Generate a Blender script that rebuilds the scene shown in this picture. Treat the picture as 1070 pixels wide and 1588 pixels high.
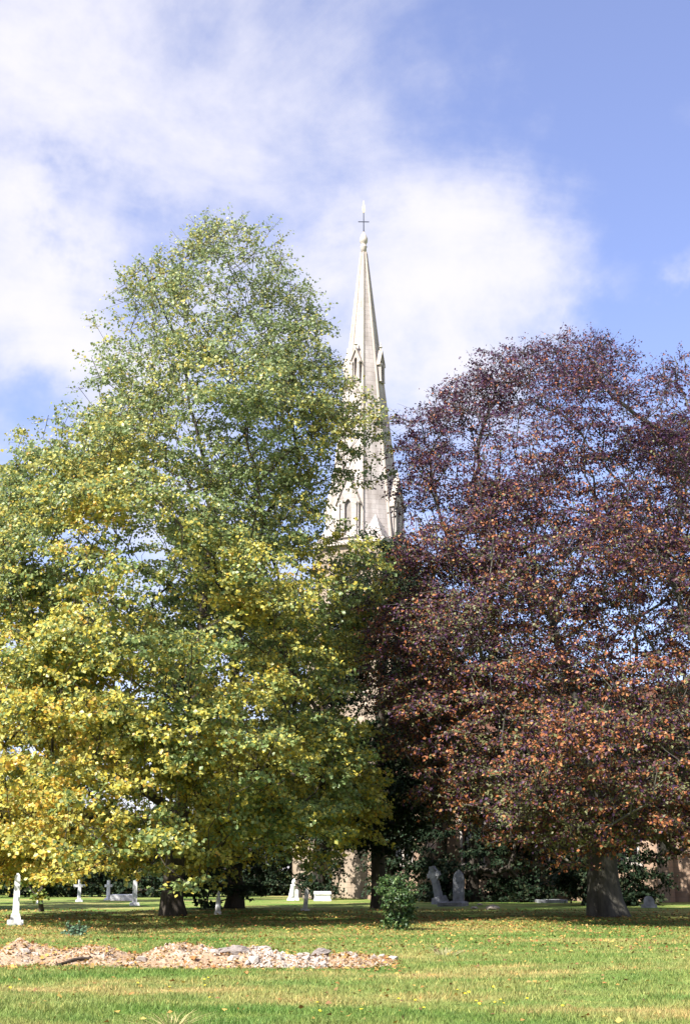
import bpy, bmesh, math, random
import numpy as np
from mathutils import Vector, Matrix, noise
for o in list(bpy.data.objects): bpy.data.objects.remove(o)
R = math.radians
scene = bpy.context.scene
C = scene.collection
# ------------------------------------------------------------------ camera
PITCH = math.atan((1350 - 794) / 2205.0); EYE = 1.6; F = 2205.0
cam_d = bpy.data.cameras.new('camera'); cam = bpy.data.objects.new('camera', cam_d); C.objects.link(cam)
cam_d.sensor_fit = 'VERTICAL'; cam_d.sensor_height = 36; cam_d.lens = 36 * F / 1588
cam_d.clip_end = 6000; cam.location = (0, 0, EYE); cam.rotation_euler = (math.pi / 2 + PITCH, 0, 0)
scene.camera = cam
cp, sp = math.cos(PITCH), math.sin(PITCH)
def ray(px, py):
    u = (px - 535) / F; v = (794 - py) / F
    return Vector((u, cp - v * sp, sp + v * cp))
def at(px, py, Y):                       # point of the sight line at depth Y
    d = ray(px, py); k = Y / d.y
    return Vector((d.x * k, Y, EYE + d.z * k))
def gp(px, py):                          # point of the ground
    d = ray(px, py); k = -EYE / d.z
    return Vector((d.x * k, d.y * k, 0))
# ------------------------------------------------------------------ light and sky
SUN_AZ, SUN_EL = R(44), R(45)
S = Vector((-math.sin(SUN_AZ) * math.cos(SUN_EL), -math.cos(SUN_AZ) * math.cos(SUN_EL), math.sin(SUN_EL)))
sd = bpy.data.lights.new('sun', 'SUN'); sd.energy = 5.0; sd.angle = R(0.5); sd.color = (1.0, 0.945, 0.87)
so = bpy.data.objects.new('sun', sd); C.objects.link(so); so.location = (-20, -20, 60)
so.rotation_euler = (-S).to_track_quat('-Z', 'Y').to_euler()
scene.view_settings.view_transform = 'Standard'; scene.view_settings.look = 'None'
scene.view_settings.exposure = 1.28; scene.view_settings.gamma = 1
world = bpy.data.worlds.new('World'); scene.world = world; world.use_nodes = True
nt = world.node_tree; nt.nodes.clear()
def N(nt, t, **kw):
    n = nt.nodes.new(t)
    for k, v in kw.items():
        if k.startswith('i_'): n.inputs[k[2:].replace('_', ' ')].default_value = v
        elif k.startswith('n_'): n.inputs[int(k[2:])].default_value = v
        else: setattr(n, k, v)
    return n
def math_(nt, op, a, b=None, clamp=False):
    n = nt.nodes.new('ShaderNodeMath'); n.operation = op; n.use_clamp = clamp
    for i, v in enumerate((a, b)):
        if v is None: continue
        if isinstance(v, (int, float)): n.inputs[i].default_value = v
        else: nt.links.new(v, n.inputs[i])
    return n.outputs[0]
sky = N(nt, 'ShaderNodeTexSky', sky_type='NISHITA', sun_disc=False, sun_elevation=SUN_EL, sun_rotation=math.pi + SUN_AZ,
        altitude=60, air_density=1.0, dust_density=0.6, ozone_density=3.5)
tc = N(nt, 'ShaderNodeTexCoord'); G = tc.outputs['Generated']
sx = N(nt, 'ShaderNodeSeparateXYZ'); nt.links.new(G, sx.inputs[0])
den = math_(nt, 'ADD', math_(nt, 'MAXIMUM', sx.outputs[2], 0.0), 0.16)
cx = N(nt, 'ShaderNodeCombineXYZ')
nt.links.new(math_(nt, 'DIVIDE', sx.outputs[0], den), cx.inputs[0]); nt.links.new(math_(nt, 'DIVIDE', sx.outputs[1], den), cx.inputs[1])
n1 = N(nt, 'ShaderNodeTexNoise', i_Scale=2.6, i_Detail=9, i_Roughness=0.6, i_Distortion=0.5); nt.links.new(cx.outputs[0], n1.inputs['Vector'])
n2 = N(nt, 'ShaderNodeTexNoise', i_Scale=9.0, i_Detail=6, i_Roughness=0.6); nt.links.new(G, n2.inputs['Vector'])
n3 = N(nt, 'ShaderNodeTexNoise', i_Scale=7.0, i_Detail=6, i_Roughness=0.6); nt.links.new(G, n3.inputs['Vector'])
w1 = N(nt, 'ShaderNodeVectorMath', operation='SUBTRACT'); nt.links.new(n3.outputs['Color'], w1.inputs[0]); w1.inputs[1].default_value = (.5, .5, .5)
w2 = N(nt, 'ShaderNodeVectorMath', operation='SCALE'); nt.links.new(w1.outputs[0], w2.inputs[0]); w2.inputs['Scale'].default_value = .20
w3 = N(nt, 'ShaderNodeVectorMath', operation='ADD'); nt.links.new(G, w3.inputs[0]); nt.links.new(w2.outputs[0], w3.inputs[1])
acc = math_(nt, 'ADD', math_(nt, 'MULTIPLY', n1.outputs[0], 1.1), math_(nt, 'MULTIPLY', n2.outputs[0], 0.75))
# cloud banks as they hang in this sky (directions on the dome, width in radians, weight)
for px, py, w, wt in [(110, 130, .10, .15), (40, 470, .09, .36), (330, 250, .10, .10), (775, 425, .075, .50), (600, 480, .08, .26), (60, 570, .05, .15), (1060, 430, .022, .45),
                      (-250, 300, .2, .12), (1000, 90, .16, -.34), (800, 40, .12, -.22), (560, 40, .08, -.06), (700, 210, .08, .12), (985, 500, .045, -.42), (1000, 250, .09, -.12), (85, 275, .025, -.34), (215, 345, .035, -.34), (300, 330, .02, -.15),
                      (30, 680, .05, -.45), (620, 650, .03, -.15), (850, 900, .14, -.4), (460, 330, .05, -.20), (180, 330, .05, -.15), (640, 130, .05, .10), (930, 180, .05, .10)]:
    d = ray(px, py).normalized()
    vm = N(nt, 'ShaderNodeVectorMath', operation='DISTANCE'); nt.links.new(w3.outputs[0], vm.inputs[0]); vm.inputs[1].default_value = d
    q = math_(nt, 'MULTIPLY', math_(nt, 'POWER', math_(nt, 'DIVIDE', vm.outputs['Value'], w), 2.0), -1.0)
    e = math_(nt, 'MULTIPLY', math_(nt, 'EXPONENT', q), wt)
    acc = math_(nt, 'ADD', acc, e)
mr = N(nt, 'ShaderNodeMapRange', interpolation_type='SMOOTHSTEP'); mr.inputs[1].default_value = 0.58; mr.inputs[2].default_value = 1.40; mr.inputs[3].default_value = 0.10; mr.inputs[4].default_value = 0.97
nt.links.new(acc, mr.inputs[0])
tint = N(nt, 'ShaderNodeMix', data_type='RGBA', blend_type='MULTIPLY'); tint.inputs[0].default_value = 1
nt.links.new(sky.outputs[0], tint.inputs[6]); tint.inputs[7].default_value = (1.17, 1.03, 1.24, 1)
cm = N(nt, 'ShaderNodeMix', data_type='RGBA'); cm.inputs[7].default_value = (4.8, 4.7, 5.1, 1)
nt.links.new(mr.outputs[0], cm.inputs[0]); nt.links.new(tint.outputs[2], cm.inputs[6])
bg = N(nt, 'ShaderNodeBackground', i_Strength=0.088); nt.links.new(cm.outputs[2], bg.inputs[0])
wo = N(nt, 'ShaderNodeOutputWorld'); nt.links.new(bg.outputs[0], wo.inputs[0])

# ------------------------------------------------------------------ helpers
def tag(o, label=None, cat=None, group=None, kind=None):
    if label: o['label'] = label
    if cat: o['category'] = cat
    if group: o['group'] = group
    if kind: o['kind'] = kind
    return o
def empty(name, loc=(0, 0, 0), rz=0.0):
    o = bpy.data.objects.new(name, None); C.objects.link(o); o.location = loc; o.rotation_euler = (0, 0, rz); return o
def link(name, me, mat, parent=None):
    o = bpy.data.objects.new(name, me); C.objects.link(o)
    if mat and not me.materials: me.materials.append(mat)
    if parent: o.parent = parent
    return o
def bm_obj(name, bm, mat, parent=None, smooth=False):
    me = bpy.data.meshes.new(name); bmesh.ops.recalc_face_normals(bm, faces=bm.faces); bm.to_mesh(me); bm.free()
    if smooth: me.polygons.foreach_set('use_smooth', [True] * len(me.polygons))
    return link(name, me, mat, parent)
def np_mesh(name, verts, faces, col=None, smooth=False):
    """verts (n,3); faces (m,k) all of one size; col (n,3)"""
    me = bpy.data.meshes.new(name); n = len(verts); m, k = faces.shape
    me.vertices.add(n); me.vertices.foreach_set('co', np.ascontiguousarray(verts, np.float32).ravel())
    me.loops.add(m * k); me.loops.foreach_set('vertex_index', np.ascontiguousarray(faces, np.int32).ravel())
    me.polygons.add(m); me.polygons.foreach_set('loop_start', np.arange(m, dtype=np.int32) * k)
    if smooth: me.polygons.foreach_set('use_smooth', np.ones(m, bool))
    me.update(calc_edges=True)
    if col is not None:
        a = me.color_attributes.new('tint', 'FLOAT_COLOR', 'POINT')
        a.data.foreach_set('color', np.concatenate([col, np.ones((n, 1))], 1).astype(np.float32).ravel())
    return me
def box(bm, x0, x1, y0, y1, z0, z1, M=None):
    vs = [bm.verts.new(Vector(p) if M is None else M @ Vector(p)) for p in
          [(x0, y0, z0), (x1, y0, z0), (x1, y1, z0), (x0, y1, z0), (x0, y0, z1), (x1, y0, z1), (x1, y1, z1), (x0, y1, z1)]]
    for f in [(0, 3, 2, 1), (4, 5, 6, 7), (0, 1, 5, 4), (1, 2, 6, 5), (2, 3, 7, 6), (3, 0, 4, 7)]: bm.faces.new([vs[i] for i in f])
    return vs
def frustum(bm, w0, d0, z0, w1, d1, z1, cx=0, cy=0):
    vs = [bm.verts.new((cx + sx * w / 2, cy + sy * d / 2, z)) for (w, d, z) in ((w0, d0, z0), (w1, d1, z1)) for sx, sy in ((-1, -1), (1, -1), (1, 1), (-1, 1))]
    for f in [(0, 3, 2, 1), (4, 5, 6, 7), (0, 1, 5, 4), (1, 2, 6, 5), (2, 3, 7, 6), (3, 0, 4, 7)]: bm.faces.new([vs[i] for i in f])
def lathe(bm, prof, n=16, rot=0.0, off=(0, 0, 0)):
    rings = []
    for r, z in prof:
        rings.append([bm.verts.new((off[0] + r * math.cos(rot + 2 * math.pi * i / n), off[1] + r * math.sin(rot + 2 * math.pi * i / n), off[2] + z)) for i in range(n)])
    for a, b in zip(rings, rings[1:]):
        for i in range(n): bm.faces.new((a[i], a[(i + 1) % n], b[(i + 1) % n], b[i]))
    bm.faces.new(rings[0][::-1]); bm.faces.new(rings[-1])
def prism(bm, pts, y0, y1):
    """pts outline in x,z pushed along y"""
    a = [bm.verts.new((x, y0, z)) for x, z in pts]; b = [bm.verts.new((x, y1, z)) for x, z in pts]; n = len(pts)
    bm.faces.new(a); bm.faces.new(b[::-1])
    for i in range(n): bm.faces.new((a[i], b[i], b[(i + 1) % n], a[(i + 1) % n]))
def bar(bm, p, q, r0, r1, n=6):
    p, q = Vector(p), Vector(q); d = (q - p).normalized(); u = d.orthogonal().normalized(); w = d.cross(u)
    A = [[bm.verts.new(c + (u * math.cos(2 * math.pi * i / n) + w * math.sin(2 * math.pi * i / n)) * r) for i in range(n)] for c, r in ((p, r0), (q, r1))]
    for i in range(n): bm.faces.new((A[0][i], A[0][(i + 1) % n], A[1][(i + 1) % n], A[1][i]))
    bm.faces.new(A[0][::-1]); bm.faces.new(A[1])
def rough(o, amp, scale, seed=0):
    for v in o.data.vertices:
        v.co += noise.noise_vector(v.co * scale + Vector((seed, 3.1 * seed, 0))) * amp

# ------------------------------------------------------------------ materials
def mat_base(name):
    m = bpy.data.materials.new(name); m.use_nodes = True; t = m.node_tree
    return m, t, t.nodes['Principled BSDF']
def mat_noise(name, cols, scale=4.0, rough_=0.85, bump=0.3, bscale=None, spec=0.3, detail=6, metal=0.0, stretch=None):
    m, t, b = mat_base(name)
    g = N(t, 'ShaderNodeTexCoord'); src = g.outputs['Object']
    if stretch:
        mp = N(t, 'ShaderNodeMapping'); mp.inputs['Scale'].default_value = stretch; t.links.new(src, mp.inputs[0]); src = mp.outputs[0]
    n = N(t, 'ShaderNodeTexNoise', i_Scale=scale, i_Detail=detail, i_Roughness=0.62); t.links.new(src, n.inputs['Vector'])
    r = N(t, 'ShaderNodeValToRGB'); e = r.color_ramp.elements
    while len(e) < len(cols): e.new(0.5)
    for i, c in enumerate(cols): e[i].position = 0.28 + 0.44 * i / max(1, len(cols) - 1); e[i].color = (*c, 1)
    t.links.new(n.outputs[0], r.inputs[0]); t.links.new(r.outputs[0], b.inputs['Base Color'])
    b.inputs['Roughness'].default_value = rough_; b.inputs['Specular IOR Level'].default_value = spec; b.inputs['Metallic'].default_value = metal
    n2_ = N(t, 'ShaderNodeTexNoise', i_Scale=bscale or scale * 4, i_Detail=5); t.links.new(src, n2_.inputs['Vector'])
    bp = N(t, 'ShaderNodeBump', i_Strength=bump, i_Distance=0.05); t.links.new(n2_.outputs[0], bp.inputs['Height']); t.links.new(bp.outputs[0], b.inputs['Normal'])
    return m
def mat_leaf(name, transl=0.35, rough_=0.45, spec=0.4):
    m, t, b = mat_base(name)
    a = N(t, 'ShaderNodeVertexColor', layer_name='tint')
    t.links.new(a.outputs[0], b.inputs['Base Color']); b.inputs['Roughness'].default_value = rough_; b.inputs['Specular IOR Level'].default_value = spec
    tr = N(t, 'ShaderNodeBsdfTranslucent'); t.links.new(a.outputs[0], tr.inputs[0])
    mx = N(t, 'ShaderNodeMixShader'); mx.inputs[0].default_value = transl
    t.links.new(b.outputs[0], mx.inputs[1]); t.links.new(tr.outputs[0], mx.inputs[2])
    t.links.new(mx.outputs[0], t.nodes['Material Output'].inputs[0]); return m
def mat_ashlar(name, c1, c2, mortar, bw, bh, stain=0.5):
    m, t, b = mat_base(name)
    g = N(t, 'ShaderNodeTexCoord'); s = N(t, 'ShaderNodeSeparateXYZ'); t.links.new(g.outputs['Object'], s.inputs[0])
    c = N(t, 'ShaderNodeCombineXYZ'); t.links.new(math_(t, 'ADD', s.outputs[0], s.outputs[1]), c.inputs[0]); t.links.new(s.outputs[2], c.inputs[1])
    k = N(t, 'ShaderNodeTexBrick', i_Scale=1.0, i_Mortar_Size=0.012, i_Brick_Width=bw, i_Row_Height=bh)
    k.inputs['Color1'].default_value = (*c1, 1); k.inputs['Color2'].default_value = (*c2, 1); k.inputs['Mortar'].default_value = (*mortar, 1)
    t.links.new(c.outputs[0], k.inputs['Vector'])
    n = N(t, 'ShaderNodeTexNoise', i_Scale=0.9, i_Detail=8, i_Roughness=0.65); t.links.new(g.outputs['Object'], n.inputs['Vector'])
    r = N(t, 'ShaderNodeValToRGB'); r.color_ramp.elements[0].position = .3; r.color_ramp.elements[0].color = (stain, stain * .95, stain * .9, 1); r.color_ramp.elements[1].position = .65
    t.links.new(n.outputs[0], r.inputs[0])
    mx = N(t, 'ShaderNodeMix', data_type='RGBA', blend_type='MULTIPLY'); mx.inputs[0].default_value = 1
    t.links.new(k.outputs[0], mx.inputs[6]); t.links.new(r.outputs[0], mx.inputs[7]); t.links.new(mx.outputs[2], b.inputs['Base Color'])
    ms_ = N(t, 'ShaderNodeMapping'); ms_.inputs['Scale'].default_value = (2.2, 2.2, .16); t.links.new(g.outputs['Object'], ms_.inputs[0])
    n4 = N(t, 'ShaderNodeTexNoise', i_Scale=1.0, i_Detail=7, i_Roughness=0.65); t.links.new(ms_.outputs[0], n4.inputs['Vector'])
    r4 = N(t, 'ShaderNodeValToRGB'); r4.color_ramp.elements[0].position = .36; r4.color_ramp.elements[0].color = (.70, .68, .67, 1); r4.color_ramp.elements[1].position = .58; t.links.new(n4.outputs[0], r4.inputs[0])
    m4_ = N(t, 'ShaderNodeMix', data_type='RGBA', blend_type='MULTIPLY'); m4_.inputs[0].default_value = 1
    t.links.new(mx.outputs[2], m4_.inputs[6]); t.links.new(r4.outputs[0], m4_.inputs[7]); t.links.new(m4_.outputs[2], b.inputs['Base Color'])
    b.inputs['Roughness'].default_value = 0.9; b.inputs['Specular IOR Level'].default_value = 0.2
    bp = N(t, 'ShaderNodeBump', i_Strength=0.5, i_Distance=0.02); t.links.new(k.outputs['Fac'], bp.inputs['Height']); bp.invert = True; t.links.new(bp.outputs[0], b.inputs['Normal'])
    return m
M_STONE = mat_ashlar('limestone', (.50, .46, .44), (.44, .405, .385), (.38, .35, .33), .7, .32, .78)
M_WALL = mat_ashlar('nave_stone', (.46, .33, .24), (.38, .27, .20), (.30, .25, .2), .5, .25, .7)
M_TOWER = mat_ashlar('tower_stone', (.45, .375, .29), (.38, .31, .24), (.32, .27, .22), .6, .3, .7)
M_TRIM = mat_noise('dressed_stone', [(.40, .355, .32), (.52, .47, .43)], 2.5, .9, .15)
M_RIB = mat_noise('spire_rib', [(.36, .31, .27), (.50, .44, .38)], 2.5, .9, .15)
M_SHUT = mat_noise('stone_louvre', [(.20, .18, .165), (.28, .255, .23)], 5, .9, .2)
M_TILE = mat_ashlar('roof_tile', (.16, .075, .05), (.11, .055, .04), (.05, .03, .025), .3, .22, .6)
M_GLASS = mat_noise('leaded_glass', [(.015, .017, .02), (.03, .035, .04)], 9, .15, .2, spec=.6)
M_LOUVRE = mat_noise('louvre_slate', [(.05, .05, .055), (.09, .09, .1)], 6, .7, .2)
M_IRON = mat_noise('iron', [(.03, .035, .06), (.06, .065, .09)], 8, .55, .1)
M_GILT = mat_noise('gilt', [(.75, .62, .36), (.9, .8, .55)], 6, .3, .05, metal=.6)
M_MARBLE = mat_noise('white_marble', [(.50, .50, .50), (.74, .74, .75), (.82, .82, .83)], 5, .6, .15)
M_MARBLE2 = mat_noise('weathered_marble', [(.30, .30, .28), (.55, .54, .52), (.74, .73, .73)], 4, .75, .3)
M_GREY = mat_noise('grey_gravestone', [(.11, .115, .12), (.21, .22, .235), (.29, .30, .315)], 4, .85, .35)
M_BARK1 = mat_noise('maple_bark', [(.03, .026, .02), (.06, .05, .04), (.095, .08, .065)], 5, .95, .8, 16, stretch=(1, 1, .25))
M_BARK2 = mat_noise('beech_bark', [(.04, .038, .032), (.085, .08, .066), (.14, .13, .105)], 3, .85, .5, 14, stretch=(1, 1, .3))
M_LEAF = mat_leaf('maple_leaf', .38, .40, .4)
M_BLEAF = mat_leaf('beech_leaf', .2, .5, .3)
M_DLEAF = mat_leaf('evergreen_leaf', .12, .45, .35)
M_YEW = mat_leaf('yew_leaf', .06, .6, .12)
M_FALL = mat_leaf('fallen_leaf', .1, .7, .2)
M_RUBBLE = mat_noise('rubble_stone', [(.25, .20, .155), (.40, .345, .29), (.54, .49, .43)], 6, .95, .4)
M_SOIL = mat_noise('rubble_soil', [(.20, .125, .07), (.36, .25, .16), (.48, .38, .29)], 3, 1.0, .9, 22)
M_CLOD = mat_noise('grey_clod', [(.17, .145, .125), (.34, .30, .27)], 4, 1.0, .6)
M_STRAND = mat_noise('strand_brown', [(.03, .022, .016), (.08, .06, .045)], 8, .95, .4)

def grass_colour(t):
    """patchy lawn colour from the world position"""
    g = N(t, 'ShaderNodeNewGeometry')
    mp = N(t, 'ShaderNodeMapping'); mp.inputs['Scale'].default_value = (.55, 1, 1); t.links.new(g.outputs['Position'], mp.inputs[0])
    a = N(t, 'ShaderNodeTexNoise', i_Scale=.33, i_Detail=4, i_Roughness=.6); t.links.new(mp.outputs[0], a.inputs['Vector'])
    r = N(t, 'ShaderNodeValToRGB'); e = r.color_ramp.elements
    e[0].position = .36; e[0].color = (.12, .215, .045, 1); e[1].position = .68; e[1].color = (.36, .32, .13, 1)
    q = e.new(.5); q.color = (.20, .265, .075, 1)
    t.links.new(a.outputs[0], r.inputs[0])
    b = N(t, 'ShaderNodeTexNoise', i_Scale=6, i_Detail=6, i_Roughness=.7); t.links.new(g.outputs['Position'], b.inputs['Vector'])
    r2 = N(t, 'ShaderNodeValToRGB'); r2.color_ramp.elements[0].position = .3; r2.color_ramp.elements[0].color = (.62, .62, .6, 1)
    r2.color_ramp.elements[1].position = .7; r2.color_ramp.elements[1].color = (1.3, 1.25, 1.2, 1); t.links.new(b.outputs[0], r2.inputs[0])
    mx = N(t, 'ShaderNodeMix', data_type='RGBA', blend_type='MULTIPLY'); mx.inputs[0].default_value = 1
    t.links.new(r.outputs[0], mx.inputs[6]); t.links.new(r2.outputs[0], mx.inputs[7])
    c3 = N(t, 'ShaderNodeTexNoise', i_Scale=1.1, i_Detail=5, i_Roughness=.65); t.links.new(mp.outputs[0], c3.inputs['Vector'])
    r3 = N(t, 'ShaderNodeValToRGB'); r3.color_ramp.elements[0].position = .35; r3.color_ramp.elements[0].color = (.70, .86, .72, 1)
    r3.color_ramp.elements[1].position = .68; r3.color_ramp.elements[1].color = (1.35, 1.12, 1.2, 1); t.links.new(c3.outputs[0], r3.inputs[0])
    m3 = N(t, 'ShaderNodeMix', data_type='RGBA', blend_type='MULTIPLY'); m3.inputs[0].default_value = 1
    t.links.new(mx.outputs[2], m3.inputs[6]); t.links.new(r3.outputs[0], m3.inputs[7]); return m3.outputs[2]
M_GROUND, t, b = mat_base('lawn_ground'); t.links.new(grass_colour(t), b.inputs['Base Color']); b.inputs['Roughness'].default_value = .95; b.inputs['Specular IOR Level'].default_value = .1
gn = N(t, 'ShaderNodeTexNoise', i_Scale=14, i_Detail=8, i_Roughness=.75); gg = N(t, 'ShaderNodeNewGeometry'); t.links.new(gg.outputs['Position'], gn.inputs['Vector'])
bp = N(t, 'ShaderNodeBump', i_Strength=.9, i_Distance=.06); t.links.new(gn.outputs[0], bp.inputs['Height']); t.links.new(bp.outputs[0], b.inputs['Normal'])
M_GRASS, t, b = mat_base('grass_blade')
va = N(t, 'ShaderNodeVertexColor', layer_name='tint'); mx = N(t, 'ShaderNodeMix', data_type='RGBA', blend_type='MULTIPLY'); mx.inputs[0].default_value = 1
t.links.new(grass_colour(t), mx.inputs[6]); t.links.new(va.outputs[0], mx.inputs[7]); t.links.new(mx.outputs[2], b.inputs['Base Color'])
b.inputs['Roughness'].default_value = .6; b.inputs['Specular IOR Level'].default_value = .25
tr = N(t, 'ShaderNodeBsdfTranslucent'); t.links.new(mx.outputs[2], tr.inputs[0]); ms = N(t, 'ShaderNodeMixShader'); ms.inputs[0].default_value = .3
t.links.new(b.outputs[0], ms.inputs[1]); t.links.new(tr.outputs[0], ms.inputs[2]); t.links.new(ms.outputs[0], t.nodes['Material Output'].inputs[0])

# ------------------------------------------------------------------ ground
rng = np.random.default_rng(7)
def gz(x, y):
    return 0.035 * noise.noise((x * .35, y * .35, 0)) if -60 < x < 60 and 5 < y < 120 else 0.0
xs = np.concatenate([[-2500, -600, -150, -70], np.linspace(-45, 45, 91), [70, 150, 600, 2500]])
ys = np.concatenate([[-400, -60, -10], np.linspace(6, 106, 101), [130, 200, 500, 1500, 4000]])
gv = np.array([[x, y, gz(x, y)] for y in ys for x in xs]); nx = len(xs)
gf = np.array([[j * nx + i, j * nx + i + 1, (j + 1) * nx + i + 1, (j + 1) * nx + i] for j in range(len(ys) - 1) for i in range(nx - 1)])
tag(link('ground', np_mesh('ground', gv, gf, smooth=True), M_GROUND), 'churchyard lawn of short patchy green grass', 'lawn', kind='structure')

# ------------------------------------------------------------------ church with tower and spire
CH_ROT = R(-27); CH_Y = 90.0
tip = at(564, 375, CH_Y)
church = tag(empty('church', (tip.x, CH_Y, 0), CH_ROT), 'pale stone parish church with slender octagonal spire rising behind the trees', 'church')
def zat(py): return at(565, py, CH_Y).z
Z_TW, Z_TIP = zat(848), zat(392)
def lancet(cu, v0, w, h, n=7):
    """outline of a pointed arch opening, counter-clockwise"""
    hs = h - w * .95; pts = [(cu - w / 2, v0), (cu + w / 2, v0)]
    for i in range(n): a = math.pi / 2 * .64 * i / (n - 1); pts.append((cu + w / 2 - 1.15 * w * (1 - math.cos(a)) * .82, v0 + hs + w * .95 * math.sin(a) / math.sin(math.pi / 2 * .64)))
    pts[-1] = (cu, v0 + h)
    for i in range(n - 2, -1, -1): x, y = pts[2 + i]; pts.append((2 * cu - x, y))
    return pts
def wall_panel(bm, O, U, outline, holes, depth=.35):
    O, U = Vector(O), Vector(U).normalized(); V = Vector((0, 0, 1)); Nn = U.cross(V)
    ed = []
    for k, lp in enumerate([outline] + holes):
        vs = [bm.verts.new(O + U * x + V * y) for x, y in lp]
        ed += [bm.edges.new((vs[i], vs[(i + 1) % len(vs)])) for i in range(len(vs))]
        if k:
            ws = [bm.verts.new(v.co - Nn * depth) for v in vs]
            for i in range(len(vs)): bm.faces.new((vs[i], vs[(i + 1) % len(vs)], ws[(i + 1) % len(vs)], ws[i]))
    bmesh.ops.triangle_fill(bm, edges=ed, use_beauty=True)
def ring(bm, O, U, lp, grow, proud, back):
    """moulding that follows an opening's outline"""
    O, U = Vector(O), Vector(U).normalized(); V = Vector((0, 0, 1)); Nn = U.cross(V)
    cu = sum(p[0] for p in lp) / len(lp); cv = sum(p[1] for p in lp) / len(lp); n = len(lp)
    def off(p): d = Vector((p[0] - cu, p[1] - cv)); d = d / max(d.length, .01) * grow; return (p[0] + d.x, p[1] + d.y)
    A = [bm.verts.new(O + U * x + V * y + Nn * proud) for x, y in lp]; B = [bm.verts.new(O + U * off((x, y))[0] + V * off((x, y))[1] + Nn * proud) for x, y in lp]
    A2 = [bm.verts.new(v.co - Nn * (proud + back)) for v in A]; B2 = [bm.verts.new(v.co - Nn * (proud + back)) for v in B]
    for i in range(n):
        j = (i + 1) % n
        for q in ((A[i], A[j], B[j], B[i]), (B[i], B[j], B2[j], B2[i]), (A[i], A2[i], A2[j], A[j])): bm.faces.new(q)
def pane(bm, O, U, lp, depth):
    O, U = Vector(O), Vector(U).normalized(); V = Vector((0, 0, 1)); Nn = U.cross(V)
    bm.faces.new([bm.verts.new(O + U * x + V * y - Nn * depth) for x, y in lp])
TW = 2.36     # half width of the tower
SIDES = [((-TW, -TW, 0), (1, 0, 0)), ((TW, -TW, 0), (0, 1, 0)), ((TW, TW, 0), (-1, 0, 0)), ((-TW, TW, 0), (0, -1, 0))]
bm = bmesh.new(); wins = []
for O, U in SIDES:
    hs = [lancet(TW - .72, 14.6, .95, 4.2), lancet(TW + .72, 14.6, .95, 4.2), lancet(TW, 7.4, .9, 3.2)]
    wall_panel(bm, O, U, [(0, -.3), (2 * TW, -.3), (2 * TW, Z_TW), (0, Z_TW)], hs); wins += [(O, U, h) for h in hs]
bm.faces.new([bm.verts.new((x, y, Z_TW)) for x, y in ((-TW, -TW), (TW, -TW), (TW, TW), (-TW, TW))])
tower = bm_obj('tower', bm, M_TOWER, church)
for O, U, h in wins:
    b2 = bmesh.new(); pane(b2, O, U, h, .34); w = bm_obj('belfry_opening', b2, M_GLASS, tower)
    b2 = bmesh.new(); ring(b2, O, U, h, .16, .07, .03); bm_obj('hood_moulding', b2, M_TRIM, tower)
    b2 = bmesh.new(); Ov, Uv = Vector(O), Vector(U); Nn = Uv.cross(Vector((0, 0, 1)))
    u0 = min(p[0] for p in h); u1 = max(p[0] for p in h); v0 = h[0][1]; v1 = max(p[1] for p in h) - .95
    k = v0 + .2
    while k < v1:
        P = [Ov + Uv * u0 - Nn * .30 + Vector((0, 0, k + .16)), Ov + Uv * u1 - Nn * .30 + Vector((0, 0, k + .16)), Ov + Uv * u1 - Nn * .06 + Vector((0, 0, k)), Ov + Uv * u0 - Nn * .06 + Vector((0, 0, k))]
        a = [b2.verts.new(p) for p in P]; c = [b2.verts.new(p - Vector((0, 0, .04))) for p in P]
        b2.faces.new(a); b2.faces.new(c[::-1])
        for i in range(4): b2.faces.new((a[i], c[i], c[(i + 1) % 4], a[(i + 1) % 4]))
        k += .3
    bm_obj('louvres', b2, M_LOUVRE, tower)
for sx in (-1, 1):
    for sy in (-1, 1):
        for ax in (0, 1):
            b2 = bmesh.new()
            for z0, z1, ext in ((-.3, 5.2, 1.5), (5.2, 11.8, 1.05), (11.8, 17.5, .6)):
                x0, x1 = (TW - .8, TW + .02)
                if ax == 0: pts = [(0, z0), (ext, z0), (ext, z1 - .5), (ext - .5, z1), (0, z1)]
                else: pts = [(0, z0), (ext, z0), (ext, z1 - .5), (ext - .5, z1), (0, z1)]
                prism(b2, pts, x0, x1 - .04)
            o = bm_obj('buttress', b2, M_TOWER, tower)
            if ax == 0: o.matrix_local = Matrix(((sx, 0, 0, sx * (TW - .01)), (0, sy, 0, 0), (0, 0, 1, 0), (0, 0, 0, 1)))
            else: o.matrix_local = Matrix(((0, sx, 0, 0), (sy, 0, 0, sy * (TW - .01)), (0, 0, 1, 0), (0, 0, 0, 1)))
for z in (5.4, 12.2, Z_TW - .35):
    b2 = bmesh.new(); e = TW + (.14 if z < 20 else .28)
    for x0, x1, y0, y1 in ((-e, e, -e, -TW - .003), (-e, e, TW + .003, e), (-e, -TW - .003, -TW, TW), (TW + .003, e, -TW, TW)): box(b2, x0, x1, y0, y1, z, z + .26)
    bm_obj('string_course', b2, M_TRIM, tower)
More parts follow.
